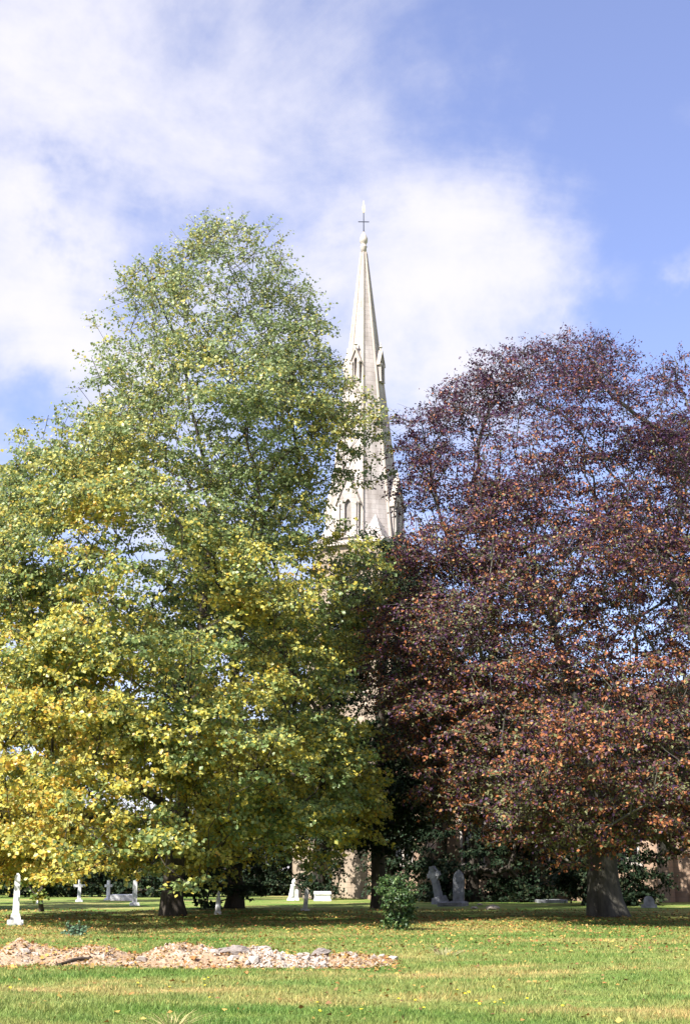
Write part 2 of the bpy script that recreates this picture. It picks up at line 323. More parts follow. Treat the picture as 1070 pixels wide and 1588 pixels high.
# spire: octagon with flats to the tower faces and broaches over the corners
r0 = TW * .985 / math.cos(R(22.5)); r1 = .20
ang = [R(22.5 + 45 * i) for i in range(8)]
bm = bmesh.new(); NR = 14; rows = []
for j in range(NR + 1):
    f = j / NR; r = r0 + (r1 - r0) * f; z = Z_TW + .02 + (Z_TIP - Z_TW) * f
    rows.append([bm.verts.new((r * math.cos(a), r * math.sin(a), z)) for a in ang])
for A, B in zip(rows, rows[1:]):
    for i in range(8): bm.faces.new((A[i], A[(i + 1) % 8], B[(i + 1) % 8], B[i]))
bm.faces.new(rows[-1])
spire = bm_obj('spire', bm, M_STONE, church)
for a in ang:
    b2 = bmesh.new(); bar(b2, (r0 * math.cos(a), r0 * math.sin(a), Z_TW + .05), (r1 * math.cos(a), r1 * math.sin(a), Z_TIP), .10, .055, 6)
    bm_obj('edge_rib', b2, M_RIB, spire)
for sx in (-1, 1):
    for sy in (-1, 1):
        b2 = bmesh.new(); c = TW - .02; e = r0 * math.sin(R(22.5)); f = .085; rr = r0 * math.cos(R(22.5)) * (1 - f) / math.sqrt(2)
        P = [(sx * c, sy * c, Z_TW + .03), (sx * c, sy * e, Z_TW + .03), (sx * e, sy * c, Z_TW + .03), (sx * rr, sy * rr, Z_TW + (Z_TIP - Z_TW) * f)]
        vs = [b2.verts.new(p) for p in P]
        for q in ((0, 1, 3), (0, 3, 2), (0, 2, 1)): b2.faces.new([vs[i] for i in q])
        bm_obj('broach', b2, M_STONE, spire)
def lucarne(zb, w, hw, hg, proud, name):
    """gabled spire light standing on the sloping face; faces local -Y, copied to the four sides"""
    f = (zb - Z_TW) / (Z_TIP - Z_TW); d0 = (r0 + (r1 - r0) * f) * math.cos(R(22.5)) + proud
    f2 = (zb + hw + hg - Z_TW) / (Z_TIP - Z_TW); d1 = (r0 + (r1 - r0) * f2) * math.cos(R(22.5)) - .05
    for k in range(4):
        b2 = bmesh.new(); hl = lancet(0, zb + .25, w * .32, hw * .98)
        wall_panel(b2, (0, -d0, 0), (1, 0, 0), [(-w / 2, zb), (w / 2, zb), (w / 2, zb + hw), (0, zb + hw + hg), (-w / 2, zb + hw)], [hl], .2)
        for s in (-1, 1):
            b2.faces.new([b2.verts.new(p) for p in ((s * w / 2, -d0, zb), (s * w / 2, -d1, zb), (s * w / 2, -d1, zb + hw), (s * w / 2, -d0, zb + hw))])
        o = bm_obj(name, b2, M_STONE, spire); o.rotation_euler = (0, 0, k * math.pi / 2)
        b2 = bmesh.new()
        for s in (-1, 1):
            g = w / 2 + .12; P = [(0, zb + hw + hg + .02), (s * g, zb + hw - .2), (s * g, zb + hw - .06), (0, zb + hw + hg + .2)]
            prism(b2, P, -d0 - .1, -d1)
        o2 = bm_obj('gable_roof', b2, M_RIB, spire); o2.rotation_euler = (0, 0, k * math.pi / 2)
        b2 = bmesh.new(); pane(b2, (0, -d0, 0), (1, 0, 0), hl, .19); o2 = bm_obj('recessed_light', b2, M_SHUT, spire); o2.rotation_euler = (0, 0, k * math.pi / 2)
        b2 = bmesh.new()
        for s in (-1, 1): lathe(b2, [(.10, 0), (.07, .08), (.06, hw - .3), (.1, hw - .2), (.1, hw - .1)], 8, 0, (s * w * .40, -d0 - .06, zb + .02))
        o2 = bm_obj('colonnette', b2, M_TRIM, spire); o2.rotation_euler = (0, 0, k * math.pi / 2)
        b2 = bmesh.new(); lathe(b2, [(.07, 0), (.05, .18), (.13, .26), (.05, .34), (.04, .5), (.01, .62)], 8, 0, (0, -d0 + .05, zb + hw + hg + .15))
        o2 = bm_obj('gable_finial', b2, M_TRIM, spire); o2.rotation_euler = (0, 0, k * math.pi / 2)
lucarne(Z_TW + .15, 1.5, 2.3, 1.7, .12, 'lower_lucarne')
lucarne(zat(598), .62, 1.35, .75, .10, 'upper_lucarne')
b2 = bmesh.new(); zz = Z_TIP
lathe(b2, [(r1 + .0, -.02), (.19, .3), (.235, .40), (.235, .46), (.18, .52), (.18, .66), (.25, .74), (.28, .9), (.265, 1.08), (.18, 1.3), (.08, 1.46), (.05, 1.56)], 14, 0, (0, 0, zz))
bm_obj('finial', b2, M_TRIM, spire, True)
zc = zz + 1.5; zt = zat(330)
b2 = bmesh.new(); bar(b2, (0, 0, zc), (0, 0, zt), .045, .03, 8); zb = zat(344)
bar(b2, (-.33, -.18, zb), (.33, .18, zb), .035, .035, 6); lathe(b2, [(.03, -.06), (.075, 0), (.03, .06)], 8, 0, (0, 0, zat(359)))
cr = bm_obj('iron_cross', b2, M_IRON, spire)
b2 = bmesh.new()
prism(b2, [(-.05, 0), (.05, 0), (.12, .2), (.10, .45), (.05, .62), (.03, .86), (-.01, .93), (-.05, .8), (-.06, .55), (-.12, .35)], -.04, .04)
w = bm_obj('weathercock', b2, M_GILT, spire); w.location = (0, 0, zt); w.rotation_euler = (0, 0, R(27))
# nave running to the right of the tower
NX0, NX1, NW, NH, NRG = TW + .02, 33.0, 4.6, 6.4, 11.6
bm = bmesh.new(); holes = []; bays = 7; bw = (NX1 - NX0) / bays
for i in range(bays): holes.append(lancet((i + .5) * bw, 2.0, 1.25, 3.4))
wall_panel(bm, (NX0, -NW, 0), (1, 0, 0), [(0, -.3), (NX1 - NX0, -.3), (NX1 - NX0, NH), (0, NH)], holes)
wall_panel(bm, (NX1, NW, 0), (-1, 0, 0), [(0, -.3), (NX1 - NX0, -.3), (NX1 - NX0, NH), (0, NH)], [])
wall_panel(bm, (NX1, -NW, 0), (0, 1, 0), [(0, -.3), (2 * NW, -.3), (2 * NW, NH), (NW, NRG - .1), (0, NH)], [lancet(NW, 2.2, 2.2, 5)])
wall_panel(bm, (NX0, NW, 0), (0, -1, 0), [(0, -.3), (2 * NW, -.3), (2 * NW, NH), (NW, NRG - .1), (0, NH)], [])
nave = bm_obj('nave_wall', bm, M_WALL, church)
for h in holes:
    b2 = bmesh.new(); pane(b2, (NX0, -NW, 0), (1, 0, 0), h, .3); bm_obj('window_glass', b2, M_GLASS, nave)
    b2 = bmesh.new(); ring(b2, (NX0, -NW, 0), (1, 0, 0), h, .2, .06, .03); bm_obj('window_surround', b2, M_TRIM, nave)
    b2 = bmesh.new(); c = NX0 + sum(p[0] for p in h) / len(h); box(b2, c - .06, c + .06, -NW + .12, -NW + .24, 2.0, 4.9); bm_obj('mullion', b2, M_TRIM, nave)
    b2 = bmesh.new(); box(b2, c - .9, c + .9, -NW - .16, -NW - .003, 1.82, 1.97); bm_obj('sill', b2, M_TRIM, nave)
b2 = bmesh.new(); pane(b2, (NX1, -NW, 0), (0, 1, 0), lancet(NW, 2.2, 2.2, 5), .3); bm_obj('window_glass', b2, M_GLASS, nave)
for i in range(bays + 1):
    b2 = bmesh.new(); prism(b2, [(0, -.3), (1.0, -.3), (1.0, 2.6), (.7, 3.1), (.7, 4.6), (0, 5.5)], -.3, .3)
    o = bm_obj('buttress', b2, M_WALL, nave); o.matrix_local = Matrix(((0, 1, 0, NX0 + min(max(i * bw, .9), NX1 - NX0 - .4)), (-1, 0, 0, -NW + .005), (0, 0, 1, 0), (0, 0, 0, 1)))
b2 = bmesh.new()
for s in (-1, 1):
    a = [b2.verts.new(p) for p in ((NX0 + .01, s * (NW + .35), NH - .25), (NX1 + .25, s * (NW + .35), NH - .25), (NX1 + .25, 0, NRG), (NX0 + .01, 0, NRG))]
    c = [b2.verts.new(v.co + Vector((0, 0, .16))) for v in a]
    b2.faces.new(a); b2.faces.new(c)
    for i in range(4): b2.faces.new((a[i], a[(i + 1) % 4], c[(i + 1) % 4], c[i]))
roof = bm_obj('roof', b2, M_TILE, church)
b2 = bmesh.new(); box(b2, NX0 + .05, NX1 + .2, -.14, .14, NRG + .06, NRG + .3); bm_obj('ridge_tiles', b2, M_TILE, roof)

# ------------------------------------------------------------------ trees
def unit(a): return a / np.maximum(np.linalg.norm(a, axis=-1, keepdims=True), 1e-6)
LEAF_MAPLE = (np.array([[0, 0, 0], [-.46, .18, .10], [-.40, .68, .06], [0, 1.0, -.10], [.40, .68, .06], [.46, .18, .10]]), [[0, 3, 2, 1], [0, 5, 4, 3]])
LEAF_ROUND = (np.array([[0, 0, 0], [-.5, .5, .10], [0, 1.0, -.10], [.5, .5, .10]]), [[0, 2, 1], [0, 3, 2]])
LEAF_OVAL = (np.array([[0, 0, 0], [-.34, .45, .08], [0, 1.0, -.06], [.34, .45, .08]]), [[0, 2, 1], [0, 3, 2]])
def leaf_mesh(name, P, Y, Nn, size, col, kind):
    tv, tf = kind; tf = np.array(tf)
    Y = unit(Y); Nn = unit(Nn - Y * np.sum(Y * Nn, 1, keepdims=True)); X = np.cross(Y, Nn)
    s = size[:, None, None]
    V = P[:, None, :] + s * (tv[None, :, 0:1] * X[:, None, :] + tv[None, :, 1:2] * Y[:, None, :] + tv[None, :, 2:3] * Nn[:, None, :])
    nv = len(tv); Fc = (np.arange(len(P))[:, None, None] * nv + tf[None]).reshape(-1, tf.shape[1])
    return np_mesh(name, V.reshape(-1, 3), Fc, np.repeat(col, nv, 0))
def tubes(name, A, B, ra, rb, k):
    d = unit(B - A); ref = np.where(np.abs(d[:, 2:3]) > .9, [[1., 0, 0]], [[0, 0, 1.]]); u = unit(np.cross(d, ref)); w = np.cross(d, u)
    th = np.arange(k) * 2 * np.pi / k; ci = np.cos(th)[None, :, None]; si = np.sin(th)[None, :, None]
    off = u[:, None, :] * ci + w[:, None, :] * si
    VA = A[:, None, :] + off * ra[:, None, None]; VB = B[:, None, :] + off * rb[:, None, None]
    V = np.concatenate([VA, VB], 1).reshape(-1, 3); i = np.arange(k); j = (i + 1) % k
    q = np.stack([i, j, j + k, i + k], 1); Fc = (np.arange(len(A))[:, None, None] * 2 * k + q[None]).reshape(-1, 4)
    return np_mesh(name, V, Fc, smooth=True)
def nz(P, sc, seed):
    return np.array([noise.noise((p[0] * sc + seed, p[1] * sc + 1.7 * seed, p[2] * sc)) for p in P])

def build_tree(name, label, cat, base, outline, depth, trunk_r, n_bough, n_spray, n_leaf, size, kind, leafmat, bark, colour, seed,
               spray_r=.8, flat=.45, up=0.25, depth_k=.9, top_thin=.5, bottom=None, group=None, trunk_top=.86, bough_sig=1.0, fork=None, uni=.3, back=.6, lean=None, gap=.0, rbase=.009, steep=.5, flare=.45, clear=1.6, thin_sprays=.0, fwd=0., tips=(), skirt=0., low=0., wpow=1.35, n_top=0):
    rg = np.random.default_rng(seed); base = np.array([base[0], base[1], 0.0]); cy = base[1] - fwd; depth = depth - fwd
    ol = np.array([[at(535, y, depth).z, at(a, y, depth).x, at(b, y, depth).x] for y, a, b in outline]); ol = ol[np.argsort(ol[:, 0])]
    z0, z1 = ol[0, 0], ol[-1, 0]
    def env(z):
        l = np.interp(z, ol[:, 0], ol[:, 1]); r = np.interp(z, ol[:, 0], ol[:, 2]); return (l + r) / 2, (r - l) / 2
    wmax = max(env(z)[1] for z in np.linspace(z0, z1, 20))
    zg = np.linspace(z0, z1, 200); wg = env(zg)[1]; cdf = np.cumsum((wg + .3) ** wpow * (1 + low * (1 - (zg - z0) / (z1 - z0)) ** 2)); cdf /= cdf[-1]
    def sample(n, tmin, tpow):
        z = np.interp(rg.random(n), cdf, zg); c, w = env(z); th = rg.random(n) * 2 * np.pi
        t = tmin + (1 - tmin) * rg.random(n) ** tpow
        lob = 1 + .13 * np.sin(3 * th + z * .8 + seed) + .10 * np.sin(5 * th - z * 1.3)
        lob = np.minimum(lob, 1.06)
        d = np.minimum(w, wmax * .95) * depth_k * (1 + skirt * np.clip(1 - (z - z0) / (z1 - z0) * 1.6, 0, 1))
        p = np.stack([c + t * w * lob * np.cos(th), cy + t * d * lob * np.sin(th), z], 1)
        keep = (np.sin(th) < .25) | (rg.random(n) < back)
        return p[keep]
    boughs = sample(n_bough, .45, .6)
    if bottom is not None: boughs = boughs[boughs[:, 2] > bottom(boughs) + .5]
    bs = boughs[rg.integers(0, len(boughs), int(n_spray * (1 - uni)))]
    bs = bs + rg.normal(0, 1, bs.shape) * np.array([bough_sig, bough_sig, bough_sig * .5])
    sprays = np.concatenate([bs, sample(int(n_spray * uni), .25, .45)])
    if n_top:
        tp = sample(n_top * 6, .15, .5); tp = tp[tp[:, 2] > z0 + (z1 - z0) * .52][:n_top]; sprays = np.concatenate([sprays, tp])
    c, w = env(sprays[:, 2]); q = np.hypot((sprays[:, 0] - c) / np.maximum(w, .4), (sprays[:, 1] - cy) / np.maximum(np.minimum(w, wmax * .95) * depth_k * (1 + skirt * np.clip(1 - (sprays[:, 2] - z0) / (z1 - z0) * 1.6, 0, 1)), .4))
    ok = (q < 1.07) & (sprays[:, 2] > z0 - .3) & (sprays[:, 2] < z1 + .2)
    if bottom is not None: ok &= sprays[:, 2] > bottom(sprays)
    ok &= rg.random(len(sprays)) > thin_sprays * np.clip((sprays[:, 2] - z0) / (z1 - z0) * 2 - .9, 0, 1)
    if gap > 0: ok &= nz(sprays, .42, seed) > -gap
    sprays = sprays[ok]; ex = []
    for px, py in tips:                                   # shoots that reach beyond the crown
        tp_ = np.array(at(px, py, cy - .5)); c0 = np.array([env(tp_[2])[0], cy, tp_[2] - 2.2]); dv = (c0 - tp_) / np.linalg.norm(c0 - tp_)
        for q_ in (.25, .7, 1.2, 1.7): ex.append(tp_ + dv * q_ + rg.normal(0, .12 * q_, 3))
    if ex: sprays = np.concatenate([sprays, np.array(ex)])
    ntip = len(ex)
    # skeleton
    zt = z0 + (z1 - z0) * trunk_top; nt_ = max(5, int(zt / .55)); cz = env(z1 * .8)[0]
    ts = np.linspace(0, 1, nt_); ax = np.stack([base[0] + (cz - base[0]) * ts ** 1.6 + .12 * np.sin(ts * 7 + seed), base[1] + .15 * np.sin(ts * 5 + 2 * seed), ts * zt], 1)
    ax[0] = base + [0, 0, -.15]
    pos = np.zeros((60000, 3)); par = np.full(60000, -1); n = len(ax); pos[:n] = ax; par[1:n] = np.arange(n - 1); ntr = n
    def attach(tgt, seg, bend):
        seg = min(seg, z1 / 12)
        nonlocal n
        first = min(int(ntr * .75), int(np.searchsorted(ax[:, 2], min(clear, z1 * .3))))
        d = pos[first:n] - tgt; hd = np.hypot(d[:, 0], d[:, 1]); dist = np.linalg.norm(d, axis=1)
        cost = dist + 1.1 * np.maximum(0, d[:, 2] + steep * hd) + .02 * hd
        k = first + int(np.argmin(cost)); a = pos[k].copy(); L = np.linalg.norm(tgt - a); m = max(1, int(L / seg)); last = k
        pv = np.cross(tgt - a, [0, 0, 1.0]); pv = pv / max(np.linalg.norm(pv), 1e-6)
        b1, b2 = rg.normal(0, .09) * L, (rg.random() * .12 + bend) * L
        for i in range(1, m + 1):
            f = i / m; p = a + (tgt - a) * f + pv * b1 * math.sin(math.pi * f) + np.array([0, 0, -b2 * math.sin(math.pi * f)])
            if i < m: p = p + rg.normal(0, min(.05, z1 * .006), 3)
            pos[n] = p; par[n] = last; last = n; n += 1
    for tg in boughs[np.argsort(np.hypot(boughs[:, 0] - base[0], boughs[:, 1] - base[1]))]: attach(tg, .6, .02)
    for tg in sprays[np.argsort(np.hypot(sprays[:, 0] - base[0], sprays[:, 1] - base[1]))]: attach(tg, .5, .0)
    cnt = np.zeros(n); haschild = np.zeros(n, bool); haschild[par[1:n]] = True; cnt[~haschild] = 1
    for i in range(n - 1, 0, -1): cnt[par[i]] += cnt[i]
    rad = np.minimum(np.maximum(rbase * cnt ** .38, trunk_r * (cnt / cnt[int(ntr * .12)]) ** .52), trunk_r)
    root = tag(empty(name, (base[0], base[1], 0)), label, cat, group)
    off = np.array([base[0], base[1], 0])
    # trunk with root flare
    bm = bmesh.new(); K = 16; prev = None
    sub = list(range(0, ntr))
    for i in sub:
        z = ax[i][2]; r = max(rad[i], .02) * (1 + flare * math.exp(-max(z, 0) / (1.3 * trunk_r)))
        ringv = []
        for k in range(K):
            a = 2 * math.pi * k / K; fl = 1 + (.22 * math.exp(-max(z, 0) / 1.2) + .05) * math.sin(5 * a + seed) + .05 * noise.noise((math.cos(a) * 2, math.sin(a) * 2, z * .8 + seed))
            ringv.append(bm.verts.new(Vector(ax[i] - off) + Vector((math.cos(a), math.sin(a), 0)) * r * fl))
        if prev:
            for k in range(K): bm.faces.new((prev[k], prev[(k + 1) % K], ringv[(k + 1) % K], ringv[k]))
        prev = ringv
    bm.faces.new(prev); bm_obj('trunk', bm, bark, root, True)
    idx = np.arange(ntr, n); A = pos[par[idx]] - off; B = pos[idx] - off; rb = rad[idx]; ra = np.minimum(rad[par[idx]], rb * 1.35)
    thick = rb > .06
    B2 = B + unit(B - A) * (rb * .5)[:, None]
    own = np.arange(n)
    for i in range(ntr, n):
        if par[i] >= ntr: own[i] = own[par[i]]
    for w_ in np.unique(own[idx][thick]):
        q_ = thick & (own[idx] == w_); link('limb', tubes('limb', A[q_], B2[q_], ra[q_], rb[q_], 8), bark, root)
    link('branches', tubes('branches', A[~thick], B2[~thick], ra[~thick], rb[~thick], 4), bark, root)['kind'] = 'stuff'
    # leaves on twigs
    c, w = env(sprays[:, 2]); o = sprays - np.stack([c, np.full(len(c), cy), sprays[:, 2]], 1); q = np.linalg.norm(o, axis=1) / np.maximum(w, .5)
    tz = np.clip((sprays[:, 2] - z0) / (z1 - z0), 0, 1)
    upk = np.where(tz > .8, up + .9 * (tz - .8) / .2, up) - .35 * (1 - tz)
    D = unit(unit(o) + np.stack([np.zeros(len(c)), np.zeros(len(c)), upk], 1) + rg.normal(0, .25, o.shape))
    nl = np.maximum(6, n_leaf * (1 - (1 - top_thin) * tz ** 1.5) * rg.uniform(.55, 1.35, len(c))).astype(int)
    if ntip: nl[-ntip:] = n_leaf * .28
    KT = 7; sid = np.repeat(np.arange(len(c)), KT); ph = rg.uniform(-1.9, 1.9, len(sid)); d = D[sid]
    U_ = unit(np.array([[0, 0, 1.0]]) - d * d[:, 2:3]); Sd = np.cross(d, U_)
    td = unit(d * np.cos(ph)[:, None] + Sd * np.sin(ph)[:, None] + U_ * rg.normal(0, flat * .5, len(sid))[:, None])
    tl = spray_r * rg.uniform(.55, 1.25, len(sid)) * np.where(sid >= len(c) - ntip, .5, 1); ta = sprays[sid] - d * (spray_r * .25)
    te = ta + td * tl[:, None] - np.array([[0, 0, .14]]) * tl[:, None]
    link('twigs', tubes('twigs', (ta - off)[::3], (te - off)[::3], np.full(len(sid[::3]), .008), np.full(len(sid[::3]), .004), 3), bark, root)['kind'] = 'stuff'
    lt = np.repeat(np.arange(len(c)), nl); tw = lt * KT + rg.integers(0, KT, len(lt)); s = rg.uniform(.15, 1.02, len(lt)) ** .8
    P = ta[tw] + (te - ta)[tw] * s[:, None] + rg.normal(0, .05, (len(lt), 3)) * np.array([1, 1, flat * 1.6]) * spray_r * 1.6
    out = unit(o)[lt] * np.array([1, 1, 0.2])
    Y = unit(td[tw] * .6 + rg.normal(0, .75, P.shape) + np.array([0, 0, -.35]))
    Nn = np.array([[0, 0, .72]]) + out * .5 + rg.normal(0, .45, P.shape)
    sz = size * rg.uniform(.65, 1.3, len(lt)) * (1 - .25 * tz[lt])
    col = colour(P, sprays[lt], tz[lt], rg, lt)
    link('crown', leaf_mesh('crown', P - off, Y, Nn, sz, col, kind), leafmat, root)
    return root, len(lt)

def pal(w, cols):
    """blend palette by weights (n,k)"""
    w = np.maximum(w, 0); w = w / w.sum(1, keepdims=True); return w @ np.array(cols)
def pick(w, cols, rg):
    w = np.maximum(w, 0); cum = np.cumsum(w / w.sum(1, keepdims=True), 1); k = (rg.random(len(w))[:, None] > cum).sum(1)
    return np.array(cols)[np.minimum(k, len(cols) - 1)]
def spray_noise(lt, rg):
    return rg.normal(0, 1, lt.max() + 1)[lt]
def col_maple(P, Cc, tz, rg, lt):
    uq, inv = np.unique(lt, return_index=True)[0], np.searchsorted(np.unique(lt), lt)
    first = np.searchsorted(lt, uq); big = nz(Cc[first], .22, 5.3)[inv]; sn = spray_noise(lt, rg)
    left = np.clip((-6 - Cc[:, 0]) / 7, -.6, 1)                         # the outer left of the crown has turned most
    lw = np.clip((.5 - tz) / .35, 0, 1); yl = .34 + .75 * big + .38 * nz(Cc[first], .75, 2.2)[inv] + .24 * sn + .52 * lw + .28 * left * lw - .16 * np.clip(tz * 2 - .9, 0, 1)
    g1 = np.clip(1.1 - yl, .05, 2); y1 = np.clip(yl, .05, 2); orr = np.clip(yl - .75, .02, 1) * (.5 + .8 * (left > .1))
    w = np.stack([g1 * .9, g1 * .7, y1 * .9, y1 * .6, orr], 1)
    c = pick(w, [(.16, .23, .08), (.25, .31, .11), (.43, .42, .11), (.58, .49, .08), (.58, .36, .06)], rg)
    k = (.42 * np.clip(tz * 1.7 - .6, 0, 1))[:, None]; c = c * (1 - k) + np.array([[.27, .31, .18]]) * k      # pale lens veil over the crown top mixed into the leaf colour
    return c * rg.uniform(.75, 1.2, (len(lt), 1))
def col_beech(P, Cc, tz, rg, lt):
    uq = np.unique(lt); inv = np.searchsorted(uq, lt); first = np.searchsorted(lt, uq); big = nz(Cc[first], .3, 9.1)[inv]; sn = spray_noise(lt, rg)
    lo = np.clip(1.05 - tz * 1.35, 0, 1); cu = .5 + .8 * big + .2 * sn
    w = np.stack([.25 + 1.1 * tz, .5 + 0 * tz, (.25 + .9 * lo) * np.clip(cu, .1, 2), lo * np.clip(1.2 - cu, .25, 1.2) * 1.2, lo * .35 * np.clip(cu, 0, 1)], 1)
    c = pick(w, [(.055, .022, .058), (.080, .032, .036), (.28, .10, .04), (.13, .135, .055), (.40, .21, .085)], rg)
    return c * rg.uniform(.7, 1.3, (len(lt), 1))
def col_of(cols, wts):
    def f(P, Cc, tz, rg, lt):
        return pick(np.tile(np.array(wts, float), (len(lt), 1)), cols, rg) * rg.uniform(.7, 1.3, (len(lt), 1))
    return f
col_yew = col_of([(.016, .032, .016), (.024, .042, .02), (.042, .05, .024)], [1, 1, .4])
col_green = col_of([(.05, .09, .025), (.08, .12, .03), (.14, .15, .04)], [1, 1, .5])
col_cedar = col_of([(.045, .085, .07), (.06, .11, .095), (.08, .13, .11)], [1, 1, .6])

MB = gp(272, 1421)
def mbot(s): return .9 + .8 * np.abs(np.sin(s[:, 0] * .9 + 1.0)) + 1.5 * np.exp(-((s[:, 0] + 10.0) / 1.0) ** 2) * (s[:, 1] < 47) + .7 * (s[:, 0] > -4) + .05 * np.maximum(0, 8 - np.hypot(s[:, 0] - MB.x, s[:, 1] - MB.y))
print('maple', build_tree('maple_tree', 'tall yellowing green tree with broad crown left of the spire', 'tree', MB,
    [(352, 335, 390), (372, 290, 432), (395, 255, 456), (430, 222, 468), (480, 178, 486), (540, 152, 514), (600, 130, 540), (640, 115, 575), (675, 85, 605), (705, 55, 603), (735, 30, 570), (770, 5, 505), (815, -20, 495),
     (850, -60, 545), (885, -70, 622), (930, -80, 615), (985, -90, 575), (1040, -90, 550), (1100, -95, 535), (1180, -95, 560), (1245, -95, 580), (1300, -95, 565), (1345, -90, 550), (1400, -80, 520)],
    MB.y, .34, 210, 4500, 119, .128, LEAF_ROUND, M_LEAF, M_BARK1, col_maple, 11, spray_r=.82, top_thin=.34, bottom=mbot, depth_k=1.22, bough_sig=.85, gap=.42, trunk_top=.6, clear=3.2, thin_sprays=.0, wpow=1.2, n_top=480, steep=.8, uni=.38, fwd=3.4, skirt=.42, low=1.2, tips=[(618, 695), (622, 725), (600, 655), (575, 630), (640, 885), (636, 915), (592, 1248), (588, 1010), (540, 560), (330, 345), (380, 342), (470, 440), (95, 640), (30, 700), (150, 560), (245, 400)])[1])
BB = gp(945, 1421)
def bbot(s): return 1.5 + 1.1 * np.abs(np.sin(s[:, 0] * .8 + .4)) + 1.0 * (s[:, 0] < 4.5) + .06 * np.maximum(0, 7 - np.hypot(s[:, 0] - BB.x, s[:, 1] - BB.y))
print('beech', build_tree('copper_beech', 'large copper beech with purple brown leaves right of the spire', 'tree', BB,
    [(528, 895, 945), (545, 840, 965), (565, 775, 985), (600, 710, 1015), (635, 655, 1060), (660, 622, 1090), (700, 625, 1120), (750, 620, 1140), (800, 620, 1160), (900, 600, 1190), (1000, 580, 1200),
     (1100, 590, 1210), (1200, 630, 1210), (1260, 670, 1200), (1310, 720, 1190), (1350, 780, 1150)],
    BB.y, .50, 210, 4900, 96, .118, LEAF_OVAL, M_BLEAF, M_BARK2, col_beech, 23, spray_r=.8, up=.3, top_thin=.55, bottom=bbot, depth_k=1.22, trunk_top=.5, clear=4.6, flare=.4, gap=.36, bough_sig=.9, steep=.7, uni=.3, flat=.34, n_top=620, fwd=3.6, skirt=.42, low=1.3, tips=[(928, 498), (945, 506), (738, 536), (690, 580), (655, 598), (830, 522), (872, 520), (985, 568), (607, 640), (770, 545), (800, 535), (640, 625), (958, 530), (580, 650)])[1])
print('beech2', build_tree('copper_beech', 'purple leaved beech cut by the right picture edge behind the larger beech', 'tree', (19.5, 60),
    [(552, 1020, 1190), (575, 1005, 1250), (640, 995, 1330), (760, 1000, 1400), (900, 1010, 1420), (1100, 1010, 1420), (1300, 1050, 1400)],
    60, .5, 50, 1000, 105, .14, LEAF_OVAL, M_BLEAF, M_BARK2, col_beech, 31, spray_r=.85, up=.3, top_thin=.6, depth_k=.8, trunk_top=.75, gap=.3, n_top=160, tips=[(1050, 543), (1028, 552), (1066, 540), (1012, 570)])[1])
# dark evergreens between and behind the two big trees
def evergreen(label, px, depth, rows, seed, n=420, col=col_yew, name='yew_tree', nl=110, sz=.13, r=.3, dk=.9):
    p = at(px, 1400, depth)
    return build_tree(name, label, 'tree', (p.x, depth), rows, depth, r, 40, n, nl, sz, LEAF_OVAL, M_YEW if col is col_yew else M_DLEAF, M_BARK1, col, seed, spray_r=.75, up=.1, top_thin=.9, depth_k=dk, trunk_top=.9, bough_sig=.8)[1]
print('yew', evergreen('dark evergreen tree in the gap between the yellowing tree and copper beech', 590, 64,
    [(822, 560, 600), (850, 530, 640), (920, 505, 680), (1000, 485, 700), (1100, 470, 720), (1200, 475, 720), (1250, 482, 700), (1295, 500, 655), (1318, 550, 615)], 41, 1300, nl=80, sz=.18))
evergreen('dark evergreen tree behind the leaning grey cross', 735, 78, [(960, 690, 760), (1020, 650, 810), (1150, 605, 865), (1300, 600, 865), (1394, 610, 860)], 43, 750, nl=78, sz=.2, dk=.4)
evergreen('dark evergreen tree behind the copper beech trunk', 915, 70, [(1020, 860, 950), (1080, 830, 995), (1180, 800, 1030), (1300, 850, 1040), (1398, 860, 1030)], 45, 800, nl=80, sz=.18, dk=.6)
evergreen('tall dark tree added behind the yellowing tree to shade the yews', 362, 64, [(740, 330, 395), (780, 290, 430), (880, 262, 462), (1050, 250, 475), (1250, 250, 462), (1330, 258, 440), (1398, 275, 405)], 46, 680, nl=70, sz=.22)  # added tall tree behind the maple, casts shade on the evergreens near the cross
evergreen('blue green tree at the left picture edge, added mostly off frame to shade the lawn', -150, 62, [(860, -190, -110), (920, -250, -50), (1060, -290, -10), (1150, -290, 35), (1280, -280, 40), (1330, -250, 20)], 52, 560, col_cedar, 'leafy_tree', 75, .22, .3)  # added to shade the lawn strip; only its blue green right edge is in view
evergreen('dark narrow evergreen left of the church tower foot', 497, 84, [(1120, 480, 515), (1180, 465, 530), (1300, 462, 535), (1390, 468, 531)], 48, 320, nl=70, sz=.18, dk=.8)
evergreen('dark narrow evergreen right of the church tower foot', 604, 80, [(1080, 590, 620), (1150, 572, 640), (1300, 566, 645), (1393, 568, 642)], 49, 380, nl=70, sz=.18, dk=.7)
evergreen('blue green cedar at the left edge behind the yellowing tree', -45, 72, [(722, -60, 20), (742, -110, 55), (775, -140, 80), (800, -150, 105), (830, -150, 30), (900, -170, 10), (1000, -170, 20), (1130, -180, 40), (1290, -180, 45), (1340, -150, 20)],
          47, 520, col_cedar, 'cedar_tree', 90, .18, .35)
for k, (px, dp, top, hw, lb) in enumerate([(150, 104, 1255, 110, 'rounded green tree far behind the white grave kerb'), (330, 108, 1215, 120, 'rounded green tree far behind the thick yellowing tree trunk'),
                                           (455, 100, 1270, 70, 'small dark green tree left of the church tower foot'), (30, 98, 1265, 80, 'far green tree behind the white obelisk')]):
    evergreen(lb, px, dp, [(top, px - hw * .3, px + hw * .3), (top + 30, px - hw * .8, px + hw * .8), (1320, px - hw, px + hw), (1360, px - hw * .9, px + hw * .9), (1384, px - hw * .6, px + hw * .6)], 60 + k, 260, col_green, 'leafy_tree', 60, .26, .25)

